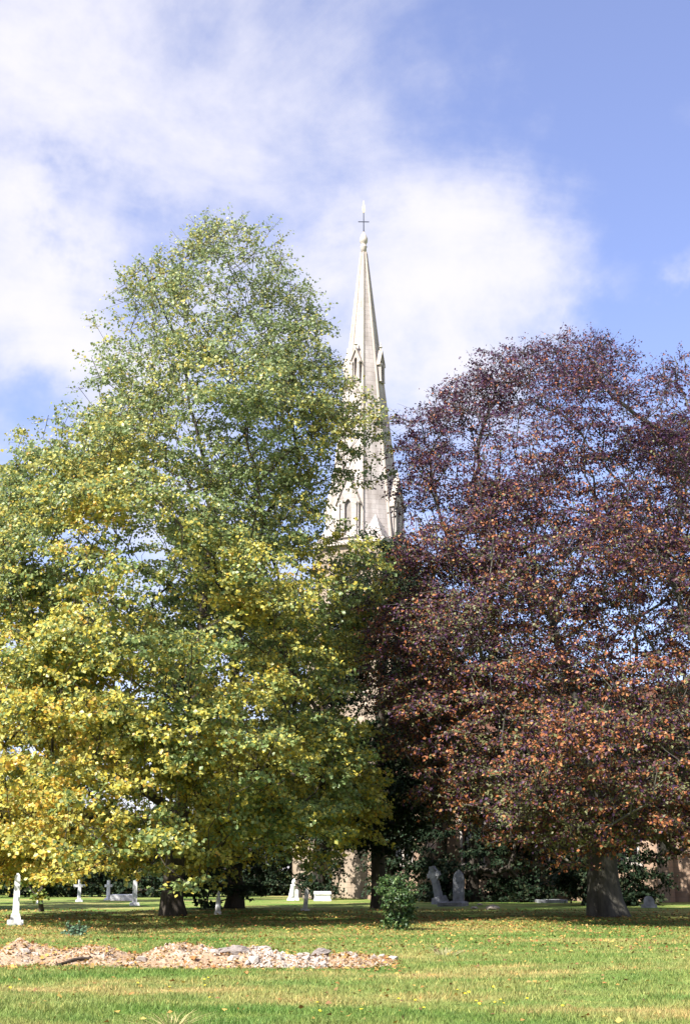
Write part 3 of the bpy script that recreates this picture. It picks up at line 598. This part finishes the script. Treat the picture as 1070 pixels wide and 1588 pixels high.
for k, (px, dp, top, hw, lb) in enumerate([(20, 91, 1300, 60, 'dark low yew behind the white obelisk'), (118, 92, 1312, 58, 'dark low yew behind the leftmost white cross'), (222, 92, 1305, 62, 'dark low yew behind the plain white pillar'),
                                           (318, 93, 1312, 60, 'dark low yew behind the white urn pillar'), (404, 97, 1305, 46, 'dark low yew left of the leaning urn monument')]):
    evergreen(lb, px, dp, [(top, px - hw * .5, px + hw * .5), (top + 20, px - hw * .95, px + hw * .95), (1384, px - hw, px + hw)], 160 + k, 200, col_yew, 'yew_tree', 65, .2, .15)
# small sapling by the obelisk
p = gp(66, 1414)
print(build_tree('sapling', 'small dark stemmed young tree just right of the white obelisk', 'tree', p, [(1322, 55, 80), (1345, 40, 98), (1370, 38, 96), (1392, 50, 84)], p.y, .075, 8, 34, 30, .13, LEAF_MAPLE, M_LEAF, M_BARK1,
    col_of([(.10, .17, .04), (.2, .25, .06), (.4, .35, .06)], [1, 1, .6]), 71, spray_r=.35, bough_sig=.2, trunk_top=.6)[1])
def bush(label, px, py, top, hw, n, nl, seed, col, sz=.07, cat='shrub', rows=None, tips=()):
    p = gp(px, py)
    return build_tree('shrub', label, cat, p, rows or [(top, px - hw * .5, px + hw * .5), (top + (py - top) * .25, px - hw * .95, px + hw * .95), (top + (py - top) * .6, px - hw, px + hw), (py - 3, px - hw * .7, px + hw * .7)], p.y, .03, 12, n, nl, sz, LEAF_OVAL,
        M_DLEAF, M_BARK1, col, seed, spray_r=.22, bough_sig=.18, top_thin=.9, trunk_top=.6, up=.7, rbase=.004, tips=tips)[1]
bush('glossy evergreen shrub at the edge of the shade between the big trees', 612, 1443, 1362, 33, 150, 55, 81, col_of([(.03, .07, .02), (.06, .11, .03), (.12, .16, .05)], [1, 1, .5]), .085, rows=[(1360, 598, 622), (1372, 583, 640), (1390, 580, 645), (1408, 590, 644), (1425, 596, 638), (1441, 604, 628)])
bush('low dark shrub beside the buttress foot of the church tower', 522, 1392, 1366, 14, 50, 40, 83, col_yew, .12)
bush('small blue green weed at the back of the rubble bank', 118, 1452, 1432, 14, 26, 22, 85, col_of([(.10, .19, .11), (.15, .24, .14)], [1, 1]), .09)

# ------------------------------------------------------------------ gravestones
def scale_at(py): return EYE / (py - 1350.0)           # metres for one pixel at a ground row
def place(name, label, cat, px, py, rz=0, group=None, sink=.05):
    p = gp(px, py); return tag(empty(name, (p.x, p.y, gz(p.x, p.y) - sink), rz), label, cat, group)
# obelisk
k = scale_at(1436); g = place('obelisk', 'tall white stone obelisk on stepped base near the left edge', 'gravestone', 24, 1436, R(12))
b2 = bmesh.new(); frustum(b2, 26 * k, 26 * k, 0, 25 * k, 25 * k, 9 * k + .05); o = bm_obj('lower_step', b2, M_MARBLE2, g)
b2 = bmesh.new(); frustum(b2, 18 * k, 18 * k, 9 * k + .052, 13 * k, 13 * k, 19 * k + .05); bm_obj('upper_step', b2, M_MARBLE2, g)
b2 = bmesh.new(); frustum(b2, 10.5 * k, 10.5 * k, 19 * k + .052, 8.5 * k, 8.5 * k, 79 * k); frustum(b2, 8.5 * k, 8.5 * k, 79 * k + .002, 3 * k, 3 * k, 84 * k); bm_obj('shaft', b2, M_MARBLE, g)
def cross_stone(name, label, px, py, top, w, mat, rz=0., arm=.0, tilt=(0, 0)):
    k = scale_at(py); H = (py - top) * k; W = w * k; g = place(name, label, 'gravestone', px, py, rz); g.rotation_euler = (tilt[0], tilt[1], rz)
    b2 = bmesh.new(); frustum(b2, W * 2.2, W * 1.8, 0, W * 1.9, W * 1.5, H * .14); bm_obj('plinth', b2, mat, g)
    b2 = bmesh.new(); frustum(b2, W * 1.05, W * .8, H * .14 + .002, W * .8, W * .65, H); bm_obj('shaft', b2, mat, g)
    if arm:
        for s in (-1, 1):
            b2 = bmesh.new(); a0, a1 = sorted((s * W * .42, s * arm * k)); box(b2, a0, a1, -W * .3, W * .3, H * .68, H * .68 + W * .8); bm_obj('arm', b2, mat, g)
    return g
cross_stone('grave_cross', 'white marble cross left of the low white kerb', 123, 1398, 1362, 5, M_MARBLE, R(20), 9)
cross_stone('grave_cross', 'white marble cross at the left end of the low white kerb', 168, 1396, 1364, 5, M_MARBLE, R(60), 8)
cross_stone('grave_pillar', 'plain white stone pillar at the right end of the low white kerb', 209, 1404, 1359, 7.5, M_MARBLE, R(10))
def headstone(label, px, py, top, w, mat, rz=0., kind='round', tilt=0., thick=.13, base=True):
    k = scale_at(py); H = (py - top) * k; W = w * k; g = place('headstone', label, 'gravestone', px, py, rz); g.rotation_euler = (tilt, 0, rz)
    if base: b2 = bmesh.new(); frustum(b2, W * 1.4, thick * 2.4, 0, W * 1.3, thick * 2.1, .2); bm_obj('plinth', b2, mat, g)
    zb = .202 if base else 0; h = W * (.5 if kind == 'round' else .75)
    pts = [(-W / 2, zb), (W / 2, zb), (W / 2, H - h)]
    if kind == 'round': pts += [(W / 2 * math.cos(a), H - h + W / 2 * math.sin(a)) for a in [math.pi * i / 10 for i in range(1, 10)]]
    else: pts += [(W * .42, H - h * .6), (W * .2, H - h * .22), (0, H), (-W * .2, H - h * .22), (-W * .42, H - h * .6)]
    pts += [(-W / 2, H - h)]
    b2 = bmesh.new(); prism(b2, pts, -thick / 2, thick / 2); o = bm_obj('slab', b2, mat, g)
    return g
headstone('small white headstone showing behind the young tree near the obelisk', 62, 1402, 1378, 7, M_MARBLE)
# white figure-like pillar
def urn_pillar(label, px, py, top, w, tilt, mat):
    k = scale_at(py); H = (py - top) * k; W = w * k / 2; g = place('grave_monument', label, 'gravestone', px, py); g.rotation_euler = tilt
    b2 = bmesh.new(); frustum(b2, W * 2.6, W * 2.6, 0, W * 2.3, W * 2.3, .16); bm_obj('plinth', b2, mat, g)
    b2 = bmesh.new(); lathe(b2, [(W * 1.0, .162), (W * .95, .3), (W * .85, H * .45), (W * .8, H * .66), (W * .95, H * .70), (W * .55, H * .74)], 12); bm_obj('shaft', b2, mat, g, True)
    b2 = bmesh.new(); lathe(b2, [(W * .3, H * .742), (W * .62, H * .80), (W * .66, H * .86), (W * .45, H * .93), (W * .15, H * .97), (W * .08, H)], 12); bm_obj('urn', b2, mat, g, True)
urn_pillar('white marble pillar with small urn right of the thick yellowing tree trunk', 338, 1418, 1379, 9, (0, R(1), 0), M_MARBLE)
urn_pillar('white marble urn monument leaning in the sun beside a brown trunk', 451, 1396, 1360, 10, (0, R(9), 0), M_MARBLE)
headstone('tiny white headstone beside the leaning white urn monument', 460, 1396, 1377, 6, M_MARBLE2)
cross_stone('grave_pillar', 'slim white pillar leaning right in front of the pale chest tomb', 473, 1412, 1376, 6.5, M_MARBLE2, R(15), 0, (0, R(5)))
def trunk_only(label, px, py, w, top, seed):
    k = scale_at(py); p = gp(px, py)
    return build_tree('leafy_tree', label, 'tree', p, [(top, px - 22, px + 22), (top + 50, px - 60, px + 60), (top + 130, px - 75, px + 75), (1320, px - 40, px + 40)], p.y, w * k / 2, 20, 160, 90, .16, LEAF_OVAL, M_DLEAF, M_BARK1, col_green, seed, spray_r=.6)[1]
trunk_only('brown trunked tree behind the slim leaning white pillar', 466, 1392, 17, 1130, 91)
def chest(label, px, py, w, h, d, rz, mat, name='chest_tomb'):
    k = scale_at(py); g = place(name, label, 'tomb', px, py, rz); W, H = w * k, h * k
    b2 = bmesh.new(); box(b2, -W / 2, W / 2, -d / 2, d / 2, 0, H * .2 + .05); bm_obj('plinth', b2, mat, g)
    b2 = bmesh.new(); box(b2, -W * .46, W * .46, -d * .44, d * .44, H * .2 + .052, H * .8); bm_obj('chest', b2, mat, g)
    b2 = bmesh.new(); frustum(b2, W, d, H * .8 + .002, W * .96, d * .94, H + .05); bm_obj('lid', b2, mat, g)
chest('pale chest tomb lying left of the church tower foot', 500, 1397, 27, 15, .9, R(4), M_MARBLE)
def kerb(label, px, py, w, h, length, rz, mat):
    """grave kerb: four stone rails round a bed"""
    k = scale_at(py); g = place('grave_kerb', label, 'grave kerb', px, py, rz, sink=.08); W, H = w * k, h * k + .08; tk = .16
    for x0, x1, y0, y1 in ((-W / 2, W / 2, 0, tk), (-W / 2, W / 2, length - tk, length), (-W / 2, -W / 2 + tk, tk + .004, length - tk - .004), (W / 2 - tk, W / 2, tk + .004, length - tk - .004)):
        b2 = bmesh.new(); box(b2, x0, x1, y0, y1, 0, H); bmesh.ops.bevel(b2, geom=b2.edges[:], offset=.015, segments=1, affect='EDGES'); bm_obj('rail', b2, mat, g)
kerb('low white marble grave kerb between the white cross and pillar', 190, 1397, 38, 9, 1.8, R(3), M_MARBLE)
kerb('grey grave kerb at the foot of the leaning grey cross', 697, 1406, 40, 6, 1.9, R(-14), M_GREY)
kerb('low grey grave kerb behind the beech left of its trunk', 858, 1400, 46, 5, 1.7, R(3), M_GREY)
# leaning wheel cross
k = scale_at(1402) * .94; H = 66 * k; g = place('wheel_cross', 'tall grey stone wheel cross leaning left in deep shade', 'gravestone', 683, 1402, R(-50)); g.rotation_euler = (R(7), R(-10), R(-50))
b2 = bmesh.new(); frustum(b2, .75, .6, 0, .55, .45, .42); bm_obj('plinth', b2, M_GREY, g)
b2 = bmesh.new(); frustum(b2, .42, .2, .422, .30, .16, H); bm_obj('shaft', b2, M_GREY, g)
for s in (-1, 1): b2 = bmesh.new(); x0, x1 = sorted((s * .16, s * .42)); box(b2, x0, x1, -.075, .075, H - .52, H - .30); bm_obj('arm', b2, M_GREY, g)
b2 = bmesh.new(); n = 24
for i in range(n):
    a0, a1 = 2 * math.pi * i / n, 2 * math.pi * (i + 1) / n
    vs = [[b2.verts.new((r * math.cos(a), y, H - .41 + r * math.sin(a))) for r, y in ((.27, -.05), (.34, -.05), (.34, .05), (.27, .05))] for a in (a0, a1)]
    for j in range(4): b2.faces.new((vs[0][j], vs[0][(j + 1) % 4], vs[1][(j + 1) % 4], vs[1][j]))
bm_obj('wheel', b2, M_GREY, g)
headstone('grey pointed headstone in shade right of the leaning cross', 711, 1402, 1347, 18, M_GREY, R(-25), 'point', R(-3), .16)
headstone('low grey headstone in shade right of the copper beech trunk', 1006, 1408, 1388, 17, M_GREY, R(15), 'round')
# loose stones by the graves
def stone_mesh(seed, sub=2):
    bm = bmesh.new(); bmesh.ops.create_icosphere(bm, subdivisions=sub, radius=1)
    for v in bm.verts: v.co += noise.noise_vector(v.co * 1.3 + Vector((seed * 7.1, 0, 0))) * .45; v.co += noise.noise_vector(v.co * 4 + Vector((seed, 0, 0))) * .12; v.co.z *= .7
    me = bpy.data.meshes.new('stone'); bm.to_mesh(me); bm.free(); return me
random.seed(5)
for px, py, s, lb in ((735, 1409, .17, 'pale rounded stone just right of the grey grave kerb'), (744, 1404, .13, 'small whitish stone behind the pale rounded stone'), (763, 1411, .30, 'flat brownish stone in shade right of the graves')):
    p = gp(px, py); me = stone_mesh(px, 2); o = link('loose_stone', me, M_RUBBLE); o.location = (p.x, p.y, gz(p.x, p.y) + s * .25); o.scale = (s, s, s * .6); tag(o, lb, 'stone')

# ------------------------------------------------------------------ rubble bank
hx0, hx1 = at(-60, 1480, 26).x, at(622, 1480, 26).x
def heap_z(x, y):
    f = (x - hx0) / (hx1 - hx0)
    if f < 0 or f > 1: return 0
    yc = 26.6 + .35 * math.sin(x * .9); hw = 1.5 + .25 * math.sin(x * 1.7 + 1)
    H = .235 + .05 * math.sin(x * 1.9) + .05 * math.sin(x * 4.3 + 2)
    H *= min(1, (1 - f) * 9) ** .6 * (.62 if f > .83 else 1) * min(1, f * 10)
    if .79 < f < .84: H *= .7
    v = abs(y - yc) / hw
    if v > 1.0: return 0
    s = (1 - v * v) ** 1.1
    rut = .16 * math.exp(-((y - (25.6 + (x + 5.0) * .75)) / .10) ** 2) if -5.2 < x < -3.6 else 0
    return H * s * (1 + .30 * noise.noise((x * 2.2, y * 2.2, 1)) + .18 * noise.noise((x * 6, y * 6, 4))) - rut * s
nxh, nyh = 240, 90; X = np.linspace(hx0, hx1, nxh); Yh = np.linspace(24.6, 28.6, nyh)
hv = np.array([[x, y, gz(x, y) - .05 + heap_z(x, y) * 1.12] for y in Yh for x in X])
hf = np.array([[j * nxh + i, j * nxh + i + 1, (j + 1) * nxh + i + 1, (j + 1) * nxh + i] for j in range(nyh - 1) for i in range(nxh - 1)])
zq = hv[:, 2].reshape(nyh, nxh); base_q = np.array([[gz(x, y) - .05 for x in X] for y in Yh]); up_q = (zq - base_q) > .012
m4 = up_q[:-1, :-1] | up_q[1:, :-1] | up_q[:-1, 1:] | up_q[1:, 1:]; hf = hf[m4.ravel()]
hc = Vector(((hx0 + hx1) / 2, 26.6, 0)); heap = tag(empty('rubble_bank', hc), 'long low bank of stony soil and rubble across the lawn', 'rubble bank')
link('soil', np_mesh('soil', hv - np.array(hc), hf, smooth=True), M_SOIL, heap)
stones = [stone_mesh(i, 1) for i in range(8)]
for me in stones: me.materials.append(M_RUBBLE)
def fx(px): return at(px, 1470, 26).x
cnt = 0
while cnt < 260:
    px = random.uniform(-40, 615)
    if random.random() < .55: px = random.uniform(385, 505)
    x = fx(px); y = random.uniform(25.2, 27.2); h = heap_z(x, y)
    if h < .04: continue
    s = random.choice((.025, .03, .035, .045, .065)); o = link('stone', stones[cnt % 8], None, heap)
    o.location = Vector((x, y, gz(x, y) - .05 + h * 1.12 + s * .2)) - hc; o.scale = (s * random.uniform(.8, 1.5), s, s * random.uniform(.7, 1.1)); o.rotation_euler = (random.random(), random.random(), random.random() * 6); cnt += 1
clods = [stone_mesh(20 + i, 3) for i in range(3)]
for me in clods: me.materials.append(M_CLOD)
for i, (px, py, s) in enumerate([(372, 1464, .14), (390, 1468, .17), (410, 1462, .11), (350, 1466, .13), (365, 1474, .09), (398, 1476, .10), (335, 1464, .08), (34, 1464, .09), (225, 1476, .10), (612, 1471, .10), (496, 1464, .13)]):
    x = fx(px); best = min((abs(1350 + (EYE - heap_z(x, y) * 1.12) * F / y - py), y) for y in np.linspace(25.2, 27.4, 40))[1]
    o = link('clod', clods[i % 3] if s > .12 else stones[0], None, heap); o.location = Vector((x, best, heap_z(x, best) * 1.12 - .05 + s * .25)) - hc; o.scale = (s * 1.3, s, s * .9); o.rotation_euler = (.2, .1, i)
# fine grit on the bank
n = 5500; gx = rng.uniform(hx0, hx1, n); gy = rng.uniform(25, 27.6, n); pale = (gx > fx(390)) & (gx < fx(510))
hz = np.array([heap_z(a, b_) for a, b_ in zip(gx, gy)]); ok = hz > .03; gx, gy, hz, pale = gx[ok], gy[ok], hz[ok], pale[ok]
P = np.stack([gx, gy, hz * 1.12 - .035], 1); n = len(P)
col = np.where(pale[:, None], [[.48, .42, .36]], np.array([[.36, .255, .16], [.42, .27, .13], [.24, .16, .09], [.44, .36, .27], [.36, .22, .10]])[rng.integers(0, 5, n)]) * rng.uniform(.6, 1.25, (n, 1))
tet = (np.array([[-.5, -.3, -.2], [.5, -.4, -.1], [.1, .6, -.15], [0, 0, .5]]), [[0, 1, 3], [1, 2, 3], [2, 0, 3]])
o = link('grit', leaf_mesh('grit', P - np.array(hc), rng.normal(0, 1, (n, 3)) * [1, 1, .15], np.tile([0, 0, 1.], (n, 1)) + rng.normal(0, .3, (n, 3)), rng.uniform(.015, .06, n) * rng.choice([.6, 1, 1], n), col, tet), M_FALL, heap); o['kind'] = 'stuff'
# thin dark strand laid along the left of the bank
b2 = bmesh.new(); pts = []
for i in range(12):
    f = i / 11; px = 92 + (228 - 92) * f; x = fx(px); y = 25.75 + 1.0 * f + .05 * math.sin(f * 9); pts.append(Vector((x, y, heap_z(x, y) * 1.12 - .02)))
for a, b_ in zip(pts, pts[1:]): bar(b2, a - pts[0], b_ - pts[0], .03, .028, 6)
o = bm_obj('dark_strand', b2, M_STRAND); o.location = pts[0]; tag(o, 'thin dark strand lying along the left of the rubble bank', 'branch')

# ------------------------------------------------------------------ fallen leaves, grass and flowers
def ground_pts(n, y0, y1, pw, half=.30):
    y = y0 + (y1 - y0) * rng.random(n) ** pw; x = (rng.random(n) * 2 - 1) * (y * half + 1.0); return x, y
x1, y1_ = ground_pts(6500, 29, 52, .8); x2, y2_ = ground_pts(500, 15, 30, .7); x4, y4_ = ground_pts(9000, 40, 62, 1.0); x3 = rng.uniform(hx0, hx1, 1500); y3 = rng.uniform(24.4, 28.6, 1500)
x = np.concatenate([x1, x2, x3, x4]); y = np.concatenate([y1_, y2_, y3, y4_]); z = np.array([max(gz(a, b_), gz(a, b_) - .05 + heap_z(a, b_) * 1.12) for a, b_ in zip(x, y)]) + .035
n = len(x); col = np.array([(.38, .22, .06), (.33, .15, .05), (.44, .31, .08), (.20, .11, .05), (.28, .2, .07)])[rng.integers(0, 5, n)] * rng.uniform(.6, 1.2, (n, 1))
me = leaf_mesh('fallen_leaves', np.stack([x, y, z], 1), rng.normal(0, 1, (n, 3)) * [1, 1, .25], np.tile([0, 0, 1.], (n, 1)) + rng.normal(0, .35, (n, 3)), rng.uniform(.045, .095, n), col, LEAF_ROUND)
tag(link('fallen_leaves', me, M_FALL), 'scattered yellow brown fallen leaves on grass and rubble', 'leaves', kind='stuff')
n = 235000; y = 13.5 + 34 * rng.random(n) ** 1.7; x = (rng.random(n) * 2 - 1) * (y * .265 + .6)
hz = np.array([heap_z(a, b_) if 24.5 < b_ < 28.7 else 0 for a, b_ in zip(x, y)]); ok = hz < .04 + .13 * rng.random(n) ** 2; x, y = x[ok], y[ok]; n = len(x)
zb = np.array([gz(a, b_) for a, b_ in zip(x, y)]) - .005
tuft = np.array([noise.noise((a * 1.1, b_ * 1.1, 7)) for a, b_ in zip(x, y)])
h = rng.uniform(.03, .07, n) * (1 + .8 * np.clip(tuft, -.5, 1)); wd = .004 + .00022 * y
az = rng.random(n) * 2 * np.pi; side = np.stack([np.cos(az), np.sin(az), np.zeros(n)], 1); ln = rng.normal(0, .45, (n, 2)) * h[:, None]
B = np.stack([x, y, zb], 1); T = B + np.stack([ln[:, 0], ln[:, 1], h], 1)
V = np.stack([B - side * wd[:, None], B + side * wd[:, None], T], 1).reshape(-1, 3)
cv = rng.uniform(.75, 1.35, (n, 1)) * np.array([[1, 1, 1]]) * np.where(rng.random((n, 1)) < .10, [[1.7, 1.35, 1.5]], [[1, 1, 1]])
tag(link('grass', np_mesh('grass', V, np.arange(3 * n).reshape(-1, 3), np.repeat(cv, 3, 0)), M_GRASS), 'short green lawn grass blades', 'grass', kind='stuff')
# dry grass tufts
def tuft_thing(label, px, py, H, n, seed, tintc):
    rg = np.random.default_rng(seed); p = gp(px, py); b = rg.normal(0, .07, (n, 2)); az = rg.random(n) * 2 * np.pi; hh = H * rg.uniform(.4, 1.1, n)
    B = np.stack([b[:, 0], b[:, 1], np.full(n, -.01)], 1); sd_ = np.stack([np.cos(az), np.sin(az), np.zeros(n)], 1) * .0045
    Mi = B + np.stack([b[:, 0] * 1.5, b[:, 1] * 1.5, hh * .6], 1); T = B + np.stack([b[:, 0] * 4 + rg.normal(0, .04, n), b[:, 1] * 4, hh], 1)
    V = np.stack([B - sd_, B + sd_, Mi + sd_ * .7, Mi - sd_ * .7, T], 1).reshape(-1, 3); i5 = np.arange(n)[:, None] * 5
    Fc = np.concatenate([i5 + [0, 1, 2], i5 + [0, 2, 3], i5 + [3, 2, 4]]); c = np.repeat(np.array([tintc]) * rg.uniform(.7, 1.2, (n, 1)), 5, 0)
    o = link('grass_tuft', np_mesh('grass_tuft', V, Fc, c), M_FALL); o.location = (p.x, p.y, gz(p.x, p.y)); tag(o, label, 'grass tuft')
tuft_thing('tall pale dry grass tuft at the bottom edge', 268, 1592, .17, 90, 3, (.44, .37, .17))
tuft_thing('pale dry grass tuft on lawn right of the rubble bank', 690, 1482, .22, 70, 4, (.40, .36, .2))
tuft_thing('green weed tuft in the dip of the rubble bank', 505, 1486, .24, 60, 5, (.17, .22, .08))
# yellow flowers
bmf = bmesh.new()
for i in range(9):
    a = 2 * math.pi * i / 9; vs = [bmf.verts.new((r * math.cos(a + d), r * math.sin(a + d), zz)) for r, d, zz in ((.004, -.3, 0), (.024, -.28, .006), (.028, 0, .009), (.024, .28, .006), (.004, .3, 0))]; bmf.faces.new(vs)
fm = bpy.data.meshes.new('petals'); bmf.to_mesh(fm); bmf.free(); M_PET, t_, b_ = mat_base('yellow_petal'); b_.inputs['Base Color'].default_value = (.75, .56, .02, 1)
nn_ = N(t_, 'ShaderNodeTexNoise', i_Scale=60); cr_ = N(t_, 'ShaderNodeValToRGB'); cr_.color_ramp.elements[0].color = (.65, .45, .01, 1); cr_.color_ramp.elements[1].color = (.85, .68, .03, 1); t_.links.new(nn_.outputs[0], cr_.inputs[0]); t_.links.new(cr_.outputs[0], b_.inputs['Base Color'])
fm.materials.append(M_PET)
b2 = bmesh.new(); bar(b2, (0, 0, -.08), (0, 0, .002), .003, .003, 5); sm = bpy.data.meshes.new('stem'); b2.to_mesh(sm); b2.free(); M_STEM = mat_noise('green_stem', [(.06, .12, .02), (.1, .16, .03)], 9); sm.materials.append(M_STEM)
fl = [(317, 1528), (323, 1526), (318, 1537), (214, 1533), (263, 1540), (709, 1544), (721, 1549), (727, 1547), (738, 1559), (743, 1564), (765, 1540), (767, 1561), (776, 1557), (781, 1563), (817, 1555), (872, 1569), (618, 1556), (644, 1558), (657, 1572), (492, 1563), (496, 1580), (16, 1539), (325, 1557), (560, 1576)]
for px, py in fl:
    p = gp(px, py); f = tag(empty('yellow_flower', (p.x, p.y, gz(p.x, p.y) + .075)), 'small bright yellow flower in the short lawn grass', 'flower', 'yellow flowers dotted over the lawn')
    a = link('flower_head', fm, None, f); a.scale = [random.uniform(.55, .85)] * 3; a.rotation_euler = (R(random.uniform(5, 35)), 0, random.uniform(-.5, .5)); link('stem', sm, None, f)
print('objects', len(bpy.data.objects), 'tris', sum(len(o.data.loops) - 2 * len(o.data.polygons) for o in bpy.data.objects if o.type == 'MESH'))
